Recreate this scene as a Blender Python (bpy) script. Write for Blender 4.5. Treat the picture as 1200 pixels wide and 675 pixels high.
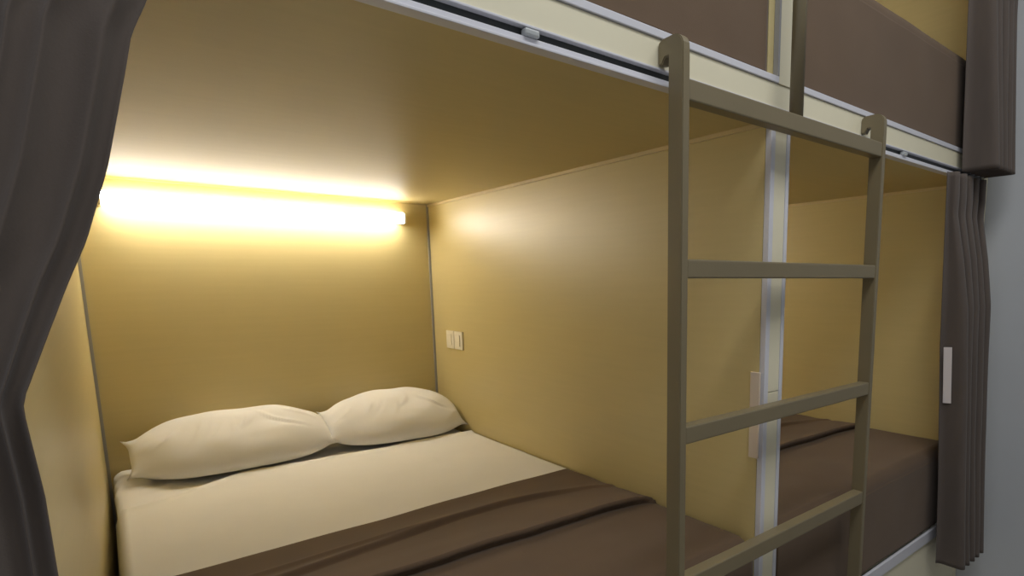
import bpy, bmesh, math, random
from mathutils import Vector, Matrix, noise
S = bpy.context.scene
for o in list(bpy.data.objects): bpy.data.objects.remove(o)
C = S.collection
PI = math.pi

# ---------------------------------------------------------------- camera
F, CX, CY = 685.23, 729.41, 432.15
YAW, PITCH, ROLL = 0.72314, -0.14622, -0.00624
fwd = Vector((math.sin(YAW)*math.cos(PITCH), math.cos(YAW)*math.cos(PITCH), math.sin(PITCH)))
rgt = Vector((math.cos(YAW), -math.sin(YAW), 0)); upv = rgt.cross(fwd)
r2 = rgt*math.cos(ROLL)+upv*math.sin(ROLL); u2 = -rgt*math.sin(ROLL)+upv*math.cos(ROLL)
cd = bpy.data.cameras.new('camera'); cam = bpy.data.objects.new('camera', cd); C.objects.link(cam)
M = Matrix((( r2.x, u2.x, -fwd.x, -1.25644), (r2.y, u2.y, -fwd.y, -0.87726), (r2.z, u2.z, -fwd.z, 0.0), (0,0,0,1)))
cam.matrix_world = M
cd.sensor_fit = 'HORIZONTAL'; cd.sensor_width = 36; cd.lens = F/1200*36
cd.shift_x = (600-CX)/1200; cd.shift_y = (CY-337.5)/1200; cd.clip_start = 0.02
S.camera = cam

# ---------------------------------------------------------------- light and exposure
LED_POWER = 23.5          # emission strength of the strips above the pillows
LED_COL = (1.0, 0.955, 0.89)
ROOM_POWER = 36.0
S.view_settings.view_transform = 'Standard'; S.view_settings.look = 'None'
S.view_settings.gamma = 1; S.view_settings.exposure = 0.17; S.view_settings.use_curve_mapping = False
w = bpy.data.worlds.new('world'); S.world = w; w.use_nodes = True
w.node_tree.nodes['Background'].inputs[0].default_value = (0.92, 0.94, 1.0, 1)
w.node_tree.nodes['Background'].inputs[1].default_value = 0.45
ld = bpy.data.lights.new('room_light', 'AREA'); ld.shape = 'RECTANGLE'; ld.size = 2.2; ld.size_y = 0.7
ld.energy = ROOM_POWER; ld.color = (0.97, 0.98, 1.0)
lo = bpy.data.objects.new('room_light', ld); C.objects.link(lo); lo.location = (-0.35, -1.0, 1.98)
lo.rotation_euler = (0, 0, 0)

# ---------------------------------------------------------------- materials
def new_mat(name):
    m = bpy.data.materials.new(name); m.use_nodes = True
    return m, m.node_tree, m.node_tree.nodes['Principled BSDF']
def mat(name, col, rough=0.5, metal=0.0, var=0.04, scale=6.0, stretch=(1,1,1), bump=0.0, bscale=80.0, bstretch=(1,1,1), coat=0.0, coat_rough=0.3, sheen=0.0, spec=0.5):
    m, nt, b = new_mat(name)
    N = nt.nodes; L = nt.links
    tc = N.new('ShaderNodeTexCoord')
    mp = N.new('ShaderNodeMapping'); mp.inputs['Scale'].default_value = stretch
    L.new(tc.outputs['Object'], mp.inputs['Vector'])
    nz = N.new('ShaderNodeTexNoise'); nz.inputs['Scale'].default_value = scale; nz.inputs['Detail'].default_value = 4
    L.new(mp.outputs[0], nz.inputs['Vector'])
    rp = N.new('ShaderNodeValToRGB')
    rp.color_ramp.elements[0].position = 0.3; rp.color_ramp.elements[1].position = 0.7
    rp.color_ramp.elements[0].color = tuple(c*(1-var) for c in col)+(1,)
    rp.color_ramp.elements[1].color = tuple(min(1, c*(1+var)) for c in col)+(1,)
    L.new(nz.outputs['Fac'], rp.inputs[0]); L.new(rp.outputs[0], b.inputs['Base Color'])
    b.inputs['Roughness'].default_value = rough; b.inputs['Metallic'].default_value = metal
    b.inputs['Specular IOR Level'].default_value = spec
    b.inputs['Coat Weight'].default_value = coat; b.inputs['Coat Roughness'].default_value = coat_rough
    b.inputs['Sheen Weight'].default_value = sheen
    if bump:
        mp2 = N.new('ShaderNodeMapping'); mp2.inputs['Scale'].default_value = bstretch
        L.new(tc.outputs['Object'], mp2.inputs['Vector'])
        n2 = N.new('ShaderNodeTexNoise'); n2.inputs['Scale'].default_value = bscale; n2.inputs['Detail'].default_value = 3
        L.new(mp2.outputs[0], n2.inputs['Vector'])
        bp = N.new('ShaderNodeBump'); bp.inputs['Strength'].default_value = bump; bp.inputs['Distance'].default_value = 0.002
        L.new(n2.outputs['Fac'], bp.inputs['Height']); L.new(bp.outputs[0], b.inputs['Normal'])
    return m
GOLD = mat('gold_laminate', (0.585, 0.480, 0.225), rough=0.45, var=0.018, scale=5, stretch=(0.6,0.6,14), bump=0.08, bscale=30, bstretch=(0.6,0.6,10), coat=0.4, coat_rough=0.40)
CEILG = mat('gold_laminate_overhead', (0.585, 0.475, 0.220), rough=0.50, var=0.018, scale=5, stretch=(0.6,8,1), bump=0.08, bscale=30, bstretch=(0.6,10,1), coat=0.0, spec=0.22)
BEAD = mat('cream_bead', (0.62, 0.50, 0.27), rough=0.4)
CREAM = mat('cream_paint', (0.73, 0.68, 0.50), rough=0.45, var=0.02)
ALU = mat('white_aluminium', (0.62, 0.62, 0.66), rough=0.35, var=0.02)
ALUG = mat('grey_aluminium', (0.33, 0.33, 0.33), rough=0.35, metal=0.3, var=0.03)
DARK = mat('dark_channel', (0.03, 0.035, 0.035), rough=0.5)
LADD = mat('olive_brown_powder_coat', (0.190, 0.154, 0.087), rough=0.42, var=0.03, bump=0.08, bscale=300)
WHITE = mat('white_cotton', (0.84, 0.82, 0.79), rough=0.9, var=0.015, bump=0.12, bscale=500, sheen=0.1, spec=0.2)
BROWN = mat('brown_blanket_cloth', (0.125, 0.081, 0.048), rough=0.85, var=0.05, bump=0.15, bscale=500, sheen=0.1, spec=0.25)
CURT = mat('dark_brown_curtain_cloth', (0.100, 0.080, 0.067), rough=0.85, var=0.06, scale=20, stretch=(1,1,0.2), bump=0.15, bscale=400, sheen=0.12, spec=0.25)
WALLP = mat('pale_grey_paint', (0.47, 0.485, 0.495), rough=0.7, var=0.015, bump=0.1, bscale=60)
FLOORM = mat('grey_vinyl_floor', (0.25, 0.23, 0.20), rough=0.4, var=0.1, scale=3)
PLAST = mat('ivory_plastic', (0.82, 0.76, 0.60), rough=0.35, var=0.01)
PINKP = mat('pinkish_ivory_plastic', (0.66, 0.56, 0.45), rough=0.45, var=0.01)
TAGM = mat('white_pink_plastic', (0.72, 0.66, 0.64), rough=0.5, var=0.01)
ROLL_M = mat('grey_nylon', (0.40, 0.42, 0.42), rough=0.4, var=0.01)
LEDM, _nt, _b = new_mat('led_diffuser')
_b.inputs['Base Color'].default_value = (0.9, 0.85, 0.7, 1)
_b.inputs['Emission Color'].default_value = LED_COL+(1,)
_b.inputs['Emission Strength'].default_value = LED_POWER

# ---------------------------------------------------------------- helpers
def bx(bm, x0, x1, y0, y1, z0, z1, bev=0.0, seg=2):
    r = bmesh.ops.create_cube(bm, size=1)
    vs = r['verts']
    for v in vs:
        v.co = Vector(((x0+x1)/2+v.co.x*(x1-x0), (y0+y1)/2+v.co.y*(y1-y0), (z0+z1)/2+v.co.z*(z1-z0)))
    if bev:
        es = list({e for v in vs for e in v.link_edges})
        bmesh.ops.bevel(bm, geom=es, offset=bev, segments=seg, affect='EDGES', profile=0.5)
def obj(name, bm, m, parent=None, smooth=False):
    me = bpy.data.meshes.new(name)
    bmesh.ops.recalc_face_normals(bm, faces=bm.faces)
    bm.to_mesh(me); bm.free(); me.materials.append(m)
    if smooth:
        for p in me.polygons: p.use_smooth = True
    o = bpy.data.objects.new(name, me); C.objects.link(o)
    if parent: o.parent = parent
    return o
def box(name, m, *a, parent=None, bev=0.0):
    bm = bmesh.new(); bx(bm, *a, bev=bev); return obj(name, bm, m, parent)
def boxes(name, m, lst, parent=None, bev=0.0):
    bm = bmesh.new()
    for a in lst: bx(bm, *a, bev=bev)
    return obj(name, bm, m, parent)
def struct(o): o['kind'] = 'structure'; return o
def tag(o, label, cat, group=None):
    o['label'] = label; o['category'] = cat
    if group: o['group'] = group
    return o
def empty(name, loc=(0,0,0)):
    o = bpy.data.objects.new(name, None); o.empty_display_size = 0.1; C.objects.link(o); o.location = loc; return o
def grid(name, fn, nu, nv, m, parent=None, thick=0.0, offset=-1):
    """a smooth surface fn(u,v), u and v in 0..1, with real thickness"""
    bm = bmesh.new()
    vs = [[bm.verts.new(fn(i/nu, j/nv)) for j in range(nv+1)] for i in range(nu+1)]
    for i in range(nu):
        for j in range(nv):
            bm.faces.new((vs[i][j], vs[i+1][j], vs[i+1][j+1], vs[i][j+1]))
    o = obj(name, bm, m, parent, True)
    if thick:
        s = o.modifiers.new('thickness', 'SOLIDIFY'); s.thickness = thick; s.offset = offset
    return o
def lin(pts, z):
    """piecewise linear, pts sorted by falling z"""
    if z >= pts[0][0]: return pts[0][1]
    for (a, b), (c, d) in zip(pts, pts[1:]):
        if z >= c:
            t = (a-z)/(a-c); return b+(d-b)*t
    return pts[-1][1]
def ss(a, b, x):
    t = max(0, min(1, (x-a)/(b-a))); return t*t*(3-2*t)

# ---------------------------------------------------------------- dimensions
BW = 1.308            # clear width of one berth
DIV = 0.092           # thickness of the divider between berths
PX = BW+DIV+0.002     # berth spacing
D = 2.0               # depth
H = 0.386             # lower berth ceiling
PZ = 1.51             # storey spacing
ZB = -1.02            # lower berth platform
FLOOR = -1.45
XL, XR = -1.60, 1.55
TOPZ = H+PZ+0.1

# ---------------------------------------------------------------- room and berth shell
struct(box('floor', FLOORM, -2.6, XR+0.1, -2.4, D+0.1, FLOOR-0.1, FLOOR))
struct(box('ceiling', WALLP, -2.6, XR+0.1, -2.4, D+0.1, 2.1, 2.2))
struct(box('wall_right', WALLP, XR, XR+0.1, -2.4, D+0.1, FLOOR, 2.1))
struct(box('wall_front', WALLP, -2.6, XR+0.1, -2.5, -2.4, FLOOR, 2.1))
def berth_shell(ix, iz):
    x0, x1 = -BW+ix*PX, ix*PX
    z0, z1 = (ZB if iz == 0 else H+0.1), H+iz*PZ
    struct(box('wall_back', GOLD, x0, x1, D, D+0.04, z0, z1))
    struct(box('ceiling', CEILG, x0, x1, 0.012, D+0.04, z1, z1+0.1))
    b = 0.011
    struct(boxes('trim_1', BEAD, [(x1-0.007, x1, 0.02, D-0.008, z1-b, z1), (x0, x0+0.007, 0.02, D-0.008, z1-b, z1)]))
    struct(boxes('trim_2', ALUG, [(x1-0.009, x1, D-0.009, D, z0, z1), (x0, x0+0.009, D-0.009, D, z0, z1)]))
for iz in (0, 1):
    for ix in (0, 1): berth_shell(ix, iz)
    z0, z1 = (ZB-0.0 if iz == 0 else H+0.1), H+iz*PZ
    wl = box('wall_left', GOLD, -BW-0.052, -BW, 0.012, D+0.04, z0, z1+0.1); struct(wl)
    for v in wl.data.vertices:                      # the left partition stands slightly out of square
        if v.co.y < 0.1: v.co.x -= 0.023
    struct(box('wall_middle', GOLD, 0.0, DIV, 0.012, D+0.04, z0, z1+0.1))
    struct(box('wall_end', GOLD, BW+DIV+0.002, XR, 0.012, D+0.04, z0, z1+0.1))

# ---------------------------------------------------------------- bunk frame
fr = empty('built_in_bunk', (0, 0, FLOOR))
tag(fr, 'cream and white front frame of the two-storey built-in bunks, with posts and rails', 'bunk bed')
def fbox(name, m, lst, bev=0.0, parent=None):
    o = boxes(name, m, lst, parent or fr, bev)
    if not parent: o.matrix_parent_inverse = Matrix.Translation((0, 0, -FLOOR))
    return o
for iz in (0, 1):
    dz = iz*PZ
    fbox('fascia_board', CREAM, [(XL, 1.50, 0.0, 0.012, 0.421+dz, 0.4755+dz)], 0.001)
    fbox('edge_trim', ALU, [(a, b, -0.004, 0.011, 0.4765+dz, 0.492+dz) for a, b in ((XL, -1.402), (-1.348, 0.0285), (0.0825, 1.4305), (1.4845, 1.50))], 0.0015)
    ct = fbox('curtain_track', ALU, [(XL, 1.50, -0.014, 0.012, 0.384+dz, 0.3885+dz), (XL, 1.50, -0.003, 0.012, 0.3885+dz, 0.401+dz), (XL, 1.50, -0.004, 0.012, 0.4165+dz, 0.4205+dz)], 0.0008)
    fbox('track_slot', DARK, [(XL, 1.50, 0.009, 0.0118, 0.401+dz, 0.4165+dz)], parent=ct)
    for gx in (-0.682, 0.738):
        fbox('curtain_glider', ROLL_M, [(gx-0.014, gx+0.014, -0.010, 0.006, 0.4015+dz, 0.413+dz)], 0.003, parent=ct)
fbox('sill_trim', ALU, [(XL, 1.50, -0.008, 0.003, -1.058, -1.012)], 0.003)
fbox('base_panel', CREAM, [(XL, 1.50, 0.0, 0.03, FLOOR, -1.0585)], 0.002)
fbox('bed_platform', CREAM, [(-BW-0.022, -0.001, 0.031, D, ZB-0.02, ZB), (PX-BW, PX-0.001, 0.031, D, ZB-0.02, ZB)])
fbox('end_panel', CREAM, [(1.501, XR-0.002, 0.0, 0.03, FLOOR, 1.98)], 0.002)
def post(x, z0, z1, seam=None):
    if seam: segs = [(z0, seam-0.001), (seam+0.001, z1)]
    else: segs = [(z0, z1)]
    p = fbox('post', CREAM, [(x+0.0185, x+0.0685, -0.003, 0.011, a, b) for a, b in segs], 0.001)
    fbox('edge_channel', ALU, [(x+0.0005, x+0.018, -0.006, 0.0115, z0, z1), (x+0.069, x+0.082, -0.006, 0.0115, z0, z1)], 0.002, parent=p)
for x in (0.0, -1.43, 1.402):
    post(x, -1.010, 0.3835, -0.287)
    p = fbox('post', CREAM, [(x+0.0295, x+0.0815, -0.003, 0.011, 0.476, 0.383+PZ)], 0.001)
    fbox('edge_channel', ALUG, [(x+0.0225, x+0.029, -0.004, 0.0115, 0.4925, 0.383+PZ)], 0.001, parent=p)
    fbox('edge_channel', ALU, [(x+0.082, x+0.0945, -0.006, 0.0115, 0.4925, 0.383+PZ)], 0.002, parent=p)

# ---------------------------------------------------------------- strip lamps
def lamp():
    r = empty('strip_light', (0, 0, 0))
    box('housing', PLAST, -1.235, -0.140, D-0.032, D-0.001, 0.296, 0.318, parent=r, bev=0.003)
    box('added_glow_shield', PLAST, -1.225, -0.150, D-0.068, D-0.0325, 0.3335, 0.3355, parent=r, bev=0.0008)  # added plate, cuts the tube's glow on the ceiling just above
    bm = bmesh.new()
    n = 20; xs = (-1.225, -0.150); rings = []
    for x in xs:
        rings.append([bm.verts.new((x, D-0.056+0.024*math.sin(2*PI*k/n), 0.307+0.024*math.cos(2*PI*k/n))) for k in range(n)])
    for k in range(n): bm.faces.new((rings[0][k], rings[1][k], rings[1][(k+1) % n], rings[0][(k+1) % n]))
    for rg in rings: bm.faces.new(rg)
    obj('diffuser', bm, LEDM, r, True)
    for x in (-1.230, -0.145): box('end_cap', PLAST, x-0.0048, x+0.0048, D-0.080, D-0.001, 0.283, 0.331, parent=r, bev=0.002)
    return r
def copy_tree(o, loc, parent=None):
    c = o.copy(); C.objects.link(c)
    if parent: c.parent = parent
    else: c.location = loc
    for ch in [k for k in ORIG if k.parent == o]: copy_tree(ch, None, c)
    return c
lp = lamp()
tag(lp, 'glowing warm white strip light above the two white pillows', 'light', 'strip lights at the heads of the berths')
ORIG = list(bpy.data.objects)
for (dx, dz, lb) in ((PX, 0, 'strip light at the head of the lower right berth behind the ladder'), (0, PZ, 'strip light in the upper left berth above the ladder hooks'), (PX, PZ, 'strip light in the upper right berth')):
    c = copy_tree(lp, (dx, 0, dz)); c['label'] = lb

# ---------------------------------------------------------------- beds
MT = -0.705
def nz(x, y, z=0.0): return noise.noise(Vector((x, y, z)))
def mattress():
    bm = bmesh.new()
    bmesh.ops.create_cube(bm, size=1)
    bmesh.ops.subdivide_edges(bm, edges=bm.edges[:], cuts=70, use_grid_fill=True)
    lo, hi = Vector((-1.290, 0.035, ZB+0.001)), Vector((-0.004, D-0.014, MT)); r = 0.028
    for v in bm.verts:
        q = Vector([lo[i]+(v.co[i]+0.5)*(hi[i]-lo[i]) for i in range(3)])
        inn = Vector([max(lo[i]+r, min(hi[i]-r, q[i])) for i in range(3)])
        d = q-inn
        if d.length > 1e-9: q = inn+d.normalized()*r
        # the rumpled corner of the sheet by the left wall
        wgt = ss(0.30, 0.0, q.x+1.29)*ss(1.60, 1.70, q.y)*ss(MT-0.12, MT-0.01, q.z)
        q.z += wgt*(0.018+0.020*nz(q.x*14, q.y*17))
        q.x += 0.004*wgt*math.sin(q.y*55)
        v.co = q
    return obj('mattress', bm, WHITE, None, True)
mat_o = mattress()
tag(mat_o, 'thick mattress in a white fitted sheet under the two pillows', 'mattress', 'berth mattresses')

def sheet():
    def fn(u, v):
        x = -1.2955+u*1.2855
        ye = 1.635-0.165*ss(0.30, 0.0, u)+0.012*nz(x*4, 7.1)
        y = 0.75+v*(ye-0.75)
        e = ye-y
        z = MT+0.0125+0.003*nz(x*3, y*3, 2)+0.0025*nz(x*9, y*4, 4)
        z += 0.006*math.exp(-((e-0.02)/0.02)**2)
        z -= 0.010*ss(0.012, 0.0, e)
        ed = x+1.2955
        z -= 0.05*(1-ss(0.0, 0.025, ed))**2
        return (x, y, z)
    return grid('bed_sheet', fn, 120, 120, WHITE, None, 0.004)
sh = sheet()
tag(sh, 'smooth white top sheet folded back in front of the pillows', 'sheet')

def blanket():
    W0, W1 = -1.292, -0.006
    yb = 0.832
    flat = yb-0.045; drop = 0.288; arc = 0.045*PI/2
    tot = flat+arc+drop
    P1 = [(0, 0.515), (-0.05, 0.560), (-0.107, 0.589), (-0.235, 0.615), (-0.40, 0.640), (-0.55, 0.637), (-0.70, 0.618), (-0.88, 0.590), (-1.3, 0.54)]
    P2 = [(0, 0.350), (-0.03, 0.385), (-0.066, 0.408), (-0.2, 0.428), (-0.6, 0.441), (-1.3, 0.45)]
    def smooth(P, x): return (lin(P, x-0.03)+lin(P, x-0.015)+lin(P, x)+lin(P, min(0, x+0.015))+lin(P, min(0, x+0.03)))/5
    def c1(x): return smooth(P1, x)+0.004*nz(x*7, 1.3)
    def c2(x): return smooth(P2, x)+0.005*nz(x*6, 9.3)
    def fn(u, v):
        x = W0+u*(W1-W0)
        s = v*tot
        if s < flat:
            y = yb-s; z = 0
            y += (0.006*nz(x*2.2, 5.5)-0.025*ss(-0.2, -1.0, x))*ss(0.0, 1.0, 1-s/flat)
            a = y-c2(x)
            k = ss(0.0, 0.10, -x)*0.55+0.45
            amp = 0.027*k; z -= 0.006*k*math.exp(-(min(a, 0)/0.02)**2)*(a < 0)
            if a > 0: z += amp*(math.exp(-a/0.085)*0.85+0.15*ss(0.35, 0, a))*ss(0.0, 0.006, a)
            a1 = y-c1(x); f = 0.4+0.6*ss(0.05, 0.35, -x)
            if a1 > 0: z += 0.020*f*math.exp(-a1/0.06)*ss(0.0, 0.026, a1)
            else: z += 0.0
            a3 = y-(0.665-0.02*ss(-0.5, -1.1, x)); f3 = ss(0.50, 0.75, -x)
            z += 0.008*f3*math.exp(-(a3/0.014)**2)
            z += 0.003*nz(x*5, y*6, 3)+0.004*nz(x*1.5, y*9, 8)
            z += 0.004*ss(0.02, 0.0, s)*0
            z -= 0.008*ss(0.012, 0.0, s)
            zz = MT+0.027+z
            yy = y
            if 0 < a < 0.05: yy -= 0.030*k*(1-a/0.05)**2*ss(0.0, 0.004, a)
        else:
            t = s-flat
            z3 = 0.003*nz(x*5, 0.045*6, 3)+0.004*nz(x*1.5, 0.045*9, 8)
            if t < arc:
                th = t/0.045
                yy = 0.045-0.045*math.sin(th)*0.75; zz = MT+0.027+z3-0.045*(1-math.cos(th))
            else:
                h = t-arc
                yy = 0.045-0.045*0.75-0.004*nz(x*6, h*3)*ss(0, 0.1, h); zz = MT+0.027+z3-0.045-h
                yy -= 0.002
        # edges tuck down by the partition walls
        ed = min(x-W0, W1-x)
        wt = 1.0 if s < flat else 1-ss(0.0, 0.14, s-flat)
        zz -= 0.030*wt*(1-ss(0.0, 0.035, ed))**2
        return (x, yy, zz)
    return grid('blanket', fn, 150, 420, BROWN, None, 0.004, -1)
bl = blanket()
tag(bl, 'brown blanket with long creases across the foot of the bed with the white pillows', 'blanket', 'brown berth blankets')
names = {(1,0): 'lower right berth behind the ladder', (0,1): 'upper left berth above the rail', (1,1): 'upper right berth beside the upper curtain'}
for (ix, iz), nm in names.items():
    for o, t in ((mat_o, 'white mattress under the brown blanket in the '), (bl, 'brown blanket covering the bed in the ')):
        c = o.copy(); C.objects.link(c); c.location = (ix*PX, 0, iz*PZ); c['label'] = t+nm

CREASES = [(-0.12, -0.03, 1.2, 0.05, 0.010, 0.008), (-0.085, -0.05, 1.0, 0.06, 0.008, -0.006), (0.13, -0.02, -0.7, 0.07, 0.009, 0.010), (0.15, -0.045, -0.6, 0.08, 0.008, -0.008),
           (0.03, -0.01, 1.1, 0.04, 0.009, 0.006), (0.22, 0.02, -0.5, 0.06, 0.008, 0.007), (-0.22, -0.04, 0.9, 0.05, 0.009, 0.007), (-0.02, -0.06, 1.3, 0.05, 0.008, 0.005)]
def pillow(L, Wd, T, seed):
    """L long (x), Wd deep (y), T thick, stuffed and pinched at the four corners"""
    bm = bmesh.new(); n, m = 76, 48
    def pt(i, j, sgn):
        u, v = i/n*2-1, j/m*2-1
        # edges bow inwards between the corner ears
        x = u*L/2*(1-0.05*(1-v*v)*abs(u)**3)
        x *= 1-0.06*abs(v)**2
        y = v*Wd/2*(1-0.66*abs(u)**3.4*(1-0.22*abs(u)**14))
        ear = abs(u)**14*abs(v)**6; x *= 1+0.07*ear; y *= 1+0.35*ear
        e = max(0, (1-abs(u)**2.6))*max(0, (1-abs(v)**2.2))
        h = T/2*e**0.55
        wr = nz(u*2.6+seed, v*2.0, seed)*0.012
        for (cu, cv, an, ln, wd_, am) in CREASES:
            du, dv = (u*L/2-cu), (v*Wd/2-cv)
            p, q = du*math.cos(an)+dv*math.sin(an), -du*math.sin(an)+dv*math.cos(an)
            wr += am*math.exp(-(p/ln)**2-((q-0.15*p*p/ln)/wd_)**2)
        rad = 0.003*math.sin(9*v+4*u+seed)*ss(0.6, 0.95, abs(u))
        return (x, y, sgn*(h+(wr+rad)*min(1, e*3)))
    top = [[None]*(m+1) for _ in range(n+1)]; bot = [[None]*(m+1) for _ in range(n+1)]
    for i in range(n+1):
        for j in range(m+1):
            edge = i in (0, n) or j in (0, m)
            top[i][j] = bm.verts.new(pt(i, j, 1))
            bot[i][j] = top[i][j] if edge else bm.verts.new(pt(i, j, -1))
    for g in (top, bot):
        for i in range(n):
            for j in range(m):
                f = (g[i][j], g[i+1][j], g[i+1][j+1], g[i][j+1])
                bm.faces.new(f if g is top else f[::-1])
    return obj('pillow', bm, WHITE, None, True)
p1 = pillow(0.69, 0.38, 0.215, 1.7)
p1.rotation_euler = (math.radians(22), 0, math.radians(1.0)); p1.location = (-0.912, 1.80, -0.612)
tag(p1, 'plump white pillow on the left of the bed, nearer the dark curtain', 'pillow', 'white pillows at the head of the bed')
p2 = pillow(0.61, 0.38, 0.215, 4.9)
p2.rotation_euler = (math.radians(22), math.radians(1.5), math.radians(-4)); p2.location = (-0.300, 1.79, -0.612)
tag(p2, 'plump white pillow on the right of the bed, below the light switches', 'pillow', 'white pillows at the head of the bed')

for p in (p1, p2):                               # the stuffing flattens where it rests on the bed
    mw = Matrix.LocRotScale(p.location, p.rotation_euler, None); mi = mw.inverted()
    for v in p.data.vertices:
        q = mw @ v.co
        if q.z < -0.665: q.z = -0.684+0.019*math.exp((q.z+0.665)/0.019)
        q.y = min(q.y, D-0.003); q.x = min(q.x, -0.003)
        v.co = mi @ q

# ---------------------------------------------------------------- switches and catch strips on the divider
for (y0, y1, lb) in ((1.762, 1.842, 'ivory wall switch nearer the back wall corner, left of the pair'), (1.674, 1.756, 'ivory wall switch on the right of the pair, nearer the ladder')):
    s = empty('light_switch', (-0.001, (y0+y1)/2, -0.268)); yc = (y0+y1)/2
    o = box('switch_plate', PLAST, -0.008, 0, y0-yc, y1-yc, -0.043, 0.043, parent=s, bev=0.002)
    o = box('rocker', PLAST, -0.0125, -0.0085, -0.020, 0.020, -0.027, 0.027, parent=s, bev=0.0015)
    tag(s, lb, 'switch', 'switches beside the bed')
cs = box('curtain_catch_strip', PINKP, -0.0065, -0.0008, 0.004, 0.034, -0.462, -0.232, bev=0.0015)
tag(cs, 'narrow pinkish ivory strip fixed upright on the gold partition just inside the middle post', 'catch strip')

# ---------------------------------------------------------------- ladder
YF, YB = -0.068, -0.029
ld_ = empty('bunk_ladder', (0.04, -0.048, FLOOR))
tag(ld_, 'olive brown metal ladder hooked onto the cream rail of the upper bunk', 'ladder')
def lpart(o): o.parent = ld_; o.matrix_parent_inverse = Matrix.Translation((-0.04, 0.048, -FLOOR)); return o
def stile(x0, x1):
    prof = [(YF, FLOOR), (YF, 0.440)]
    for k in range(1, 7):
        a = PI/2*k/6
        prof.append((YF+0.026*(1-math.cos(a)), 0.446+0.026*math.sin(a)))
    prof += [(-0.012, 0.471), (-0.002, 0.466), (-0.0008, 0.460), (-0.0008, 0.429), (-0.003, 0.425), (-0.012, 0.424)]
    prof += [(-0.0155, 0.431), (-0.020, 0.436), (YB, 0.436), (YB, FLOOR)]
    bm = bmesh.new()
    a = [bm.verts.new((x0, y, z)) for y, z in prof]; b = [bm.verts.new((x1, y, z)) for y, z in prof]
    bm.faces.new(a); bm.faces.new(b[::-1])
    for i in range(len(prof)):
        j = (i+1) % len(prof); bm.faces.new((a[i], b[i], b[j], a[j]))
    bmesh.ops.recalc_face_normals(bm, faces=bm.faces)
    es = [e for e in bm.edges if abs(e.verts[0].co.x-e.verts[1].co.x) < 1e-6]
    bmesh.ops.bevel(bm, geom=es, offset=0.0018, segments=2, affect='EDGES')
    return lpart(obj('stile', bm, LADD))
stile(-0.384, -0.363); stile(0.450, 0.471)
for (z0, z1) in ((0.350, 0.390), (0.008, 0.046), (-0.340, -0.302), (-0.685, -0.645), (-1.03, -0.99)):
    lpart(box('rung', LADD, -0.3635, 0.4505, YF+0.001, YB-0.006, z0, z1, bev=0.003))
def tube(name, pts, r, m, n=20):
    bm = bmesh.new(); rings = []
    for i, p in enumerate(pts):
        p = Vector(p)
        t = (Vector(pts[min(i+1, len(pts)-1)])-Vector(pts[max(i-1, 0)])).normalized()
        a = t.cross(Vector((1, 0, 0))).normalized(); b = t.cross(a)
        rings.append([bm.verts.new(p+r*(a*math.cos(2*PI*k/n)+b*math.sin(2*PI*k/n))) for k in range(n)])
    for i in range(len(pts)-1):
        for k in range(n): bm.faces.new((rings[i][k], rings[i][(k+1) % n], rings[i+1][(k+1) % n], rings[i+1][k]))
    bm.faces.new(rings[0]); bm.faces.new(rings[-1])
    return obj(name, bm, m, None, True)
pts = [(0.034, -0.050, 0.3895), (0.034, -0.050, 0.8), (0.034, -0.050, 1.30)]
pts += [(0.034, -0.050+0.04*(1-math.cos(a)), 1.30+0.04*math.sin(a)) for a in (0.4, 0.8, 1.2, 1.57)]
hp = lpart(tube('handle_pole', pts, 0.0165, LADD)); hp['label'] = 'round upright handle pole'

# ---------------------------------------------------------------- curtains
EDGE = [(0.37, -1.165), (0.303, -1.190), (0.267, -1.206), (0.224, -1.216), (0.124, -1.241), (0.047, -1.266), (0.0, -1.286), (-0.052, -1.306), (-0.100, -1.324), (-0.114, -1.3295), (-0.130, -1.3295), (-0.153, -1.328), (-0.215, -1.324), (-0.309, -1.323), (-0.6, -1.325), (-1.2, -1.33)]
WID = [(0.37, 0.46), (0.0, 0.40), (-0.10, 0.30), (-0.13, 0.29), (-0.3, 0.31), (-1.2, 0.36)]
def left_curtain():
    def fn(u, v):
        z = 0.398-v*1.60
        xe = lin(EDGE, z); wd = lin(WID, z)
        k = 1-u
        kk = k+0.012*math.sin(k*31+z*3)
        x = xe-wd*k
        amp = 0.0065+0.003*nz(k*9, z*1.2)
        amp *= 0.55+0.45*ss(0.40, 0.25, z)
        ph = kk*2*PI*13.0+0.5*nz(z*2, k*3)
        y = -0.034+amp*math.sin(ph)+0.004*math.sin(ph*0.37+z*2)
        y -= 0.008*math.exp(-((z+0.12)/0.08)**2)+0.0
        # gathers of the heading
        y += 0.0045*math.sin(kk*2*PI*30)*ss(0.28, 0.36, z)
        return (x+0.003*math.cos(ph), y, z)
    o = grid('curtain', fn, 260, 130, CURT, None, 0.0015, 0)
    return o
lc = left_curtain()
tag(lc, 'dark brown pleated curtain drawn back on the left of the lower left berth', 'curtain', 'dark brown berth curtains')

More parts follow.
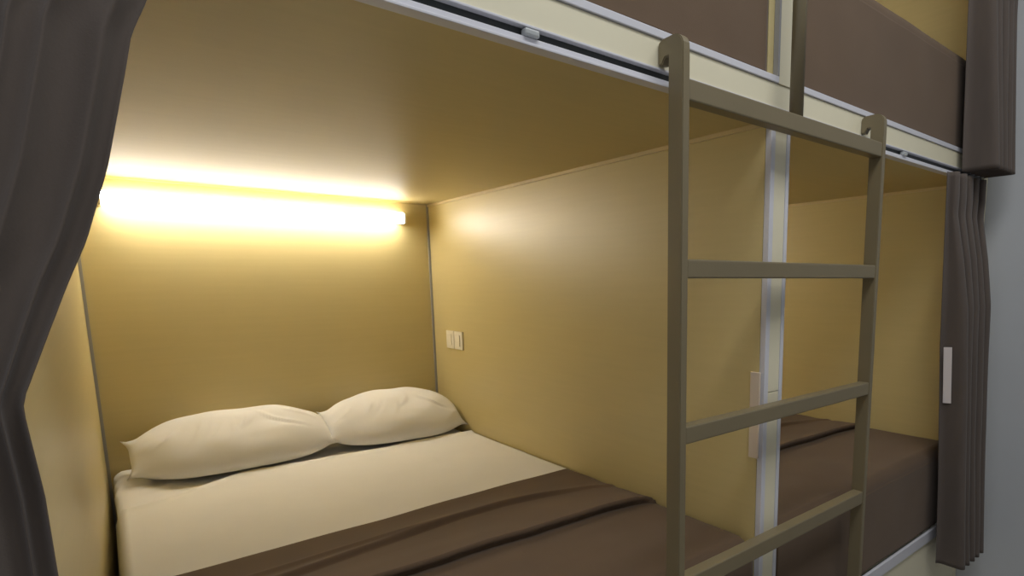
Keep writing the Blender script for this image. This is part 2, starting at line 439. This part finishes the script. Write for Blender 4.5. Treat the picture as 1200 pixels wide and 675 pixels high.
def bunch(xl, xr, yb, yf, z1, z0, folds, seed, hem):
    """a curtain pushed into a stack: broad side panel first, then the pleats behind it"""
    def fn(u, v):
        z = z1+(z0-z1)*v
        a, b, f, g = lin(xl, z), lin(xr, z), lin(yf, z), lin(yb, z)
        ph = u*2*PI*folds-PI/2
        s = math.sin(ph); s = math.copysign(abs(s)**0.75, s)
        mid = (f+g)/2; am = (f-g)/2
        jit = 1-0.13*abs(nz(math.floor(u*folds)*3.7+seed, z*0.8))
        y = mid+am*s*(jit if s > 0 else 1.0)
        x = a+(b-a)*u-0.006*math.sin(2*ph)+0.004*nz(u*8+seed, z*3)
        y += 0.004*nz(u*12+seed, z*2.2, 4.4)
        if v > 0.8: z += hem*(u-0.25)*((v-0.8)/0.2)
        return (x, y, z)
    return grid('curtain', fn, 48*folds, 90, CURT, None, 0.002, 0)
rc = bunch([(0.38, 1.055), (-0.25, 1.100), (-0.47, 1.122), (-1.1, 1.160)], [(0.38, 1.40), (-1.2, 1.43)],
           [(0.38, -0.020), (0.27, -0.020), (-0.25, -0.022), (-0.7, -0.035), (-1.1, -0.045)],
           [(0.38, -0.050), (0.30, -0.052), (0.24, -0.050), (0.08, -0.078), (-0.1, -0.100), (-0.67, -0.122), (-1.24, -0.150)],
           0.386, -1.13, 5, 2.2, 0.0)
tag(rc, 'dark brown curtain bunched right of the lower bunk, white strip on its edge', 'curtain', 'dark brown berth curtains')
st = box('closing_strip', TAGM, -0.0015, 0.0015, -0.014, 0.014, -0.11, 0.11, parent=rc, bev=0.0008)
st.location = (1.114, -0.052, -0.356); st.rotation_euler = (math.radians(-2), -0.14, math.radians(14))
uc = bunch([(1.95, 1.05), (0.97, 1.126), (0.40, 1.185)], [(1.95, 1.40), (0.40, 1.42)],
           [(1.95, -0.022), (0.40, -0.026)], [(1.95, -0.085), (0.97, -0.107), (0.40, -0.140)],
           1.90, 0.40, 5, 7.7, 0.0)
tag(uc, 'dark brown curtain bunched at the right end of the upper bunk', 'curtain', 'dark brown berth curtains')
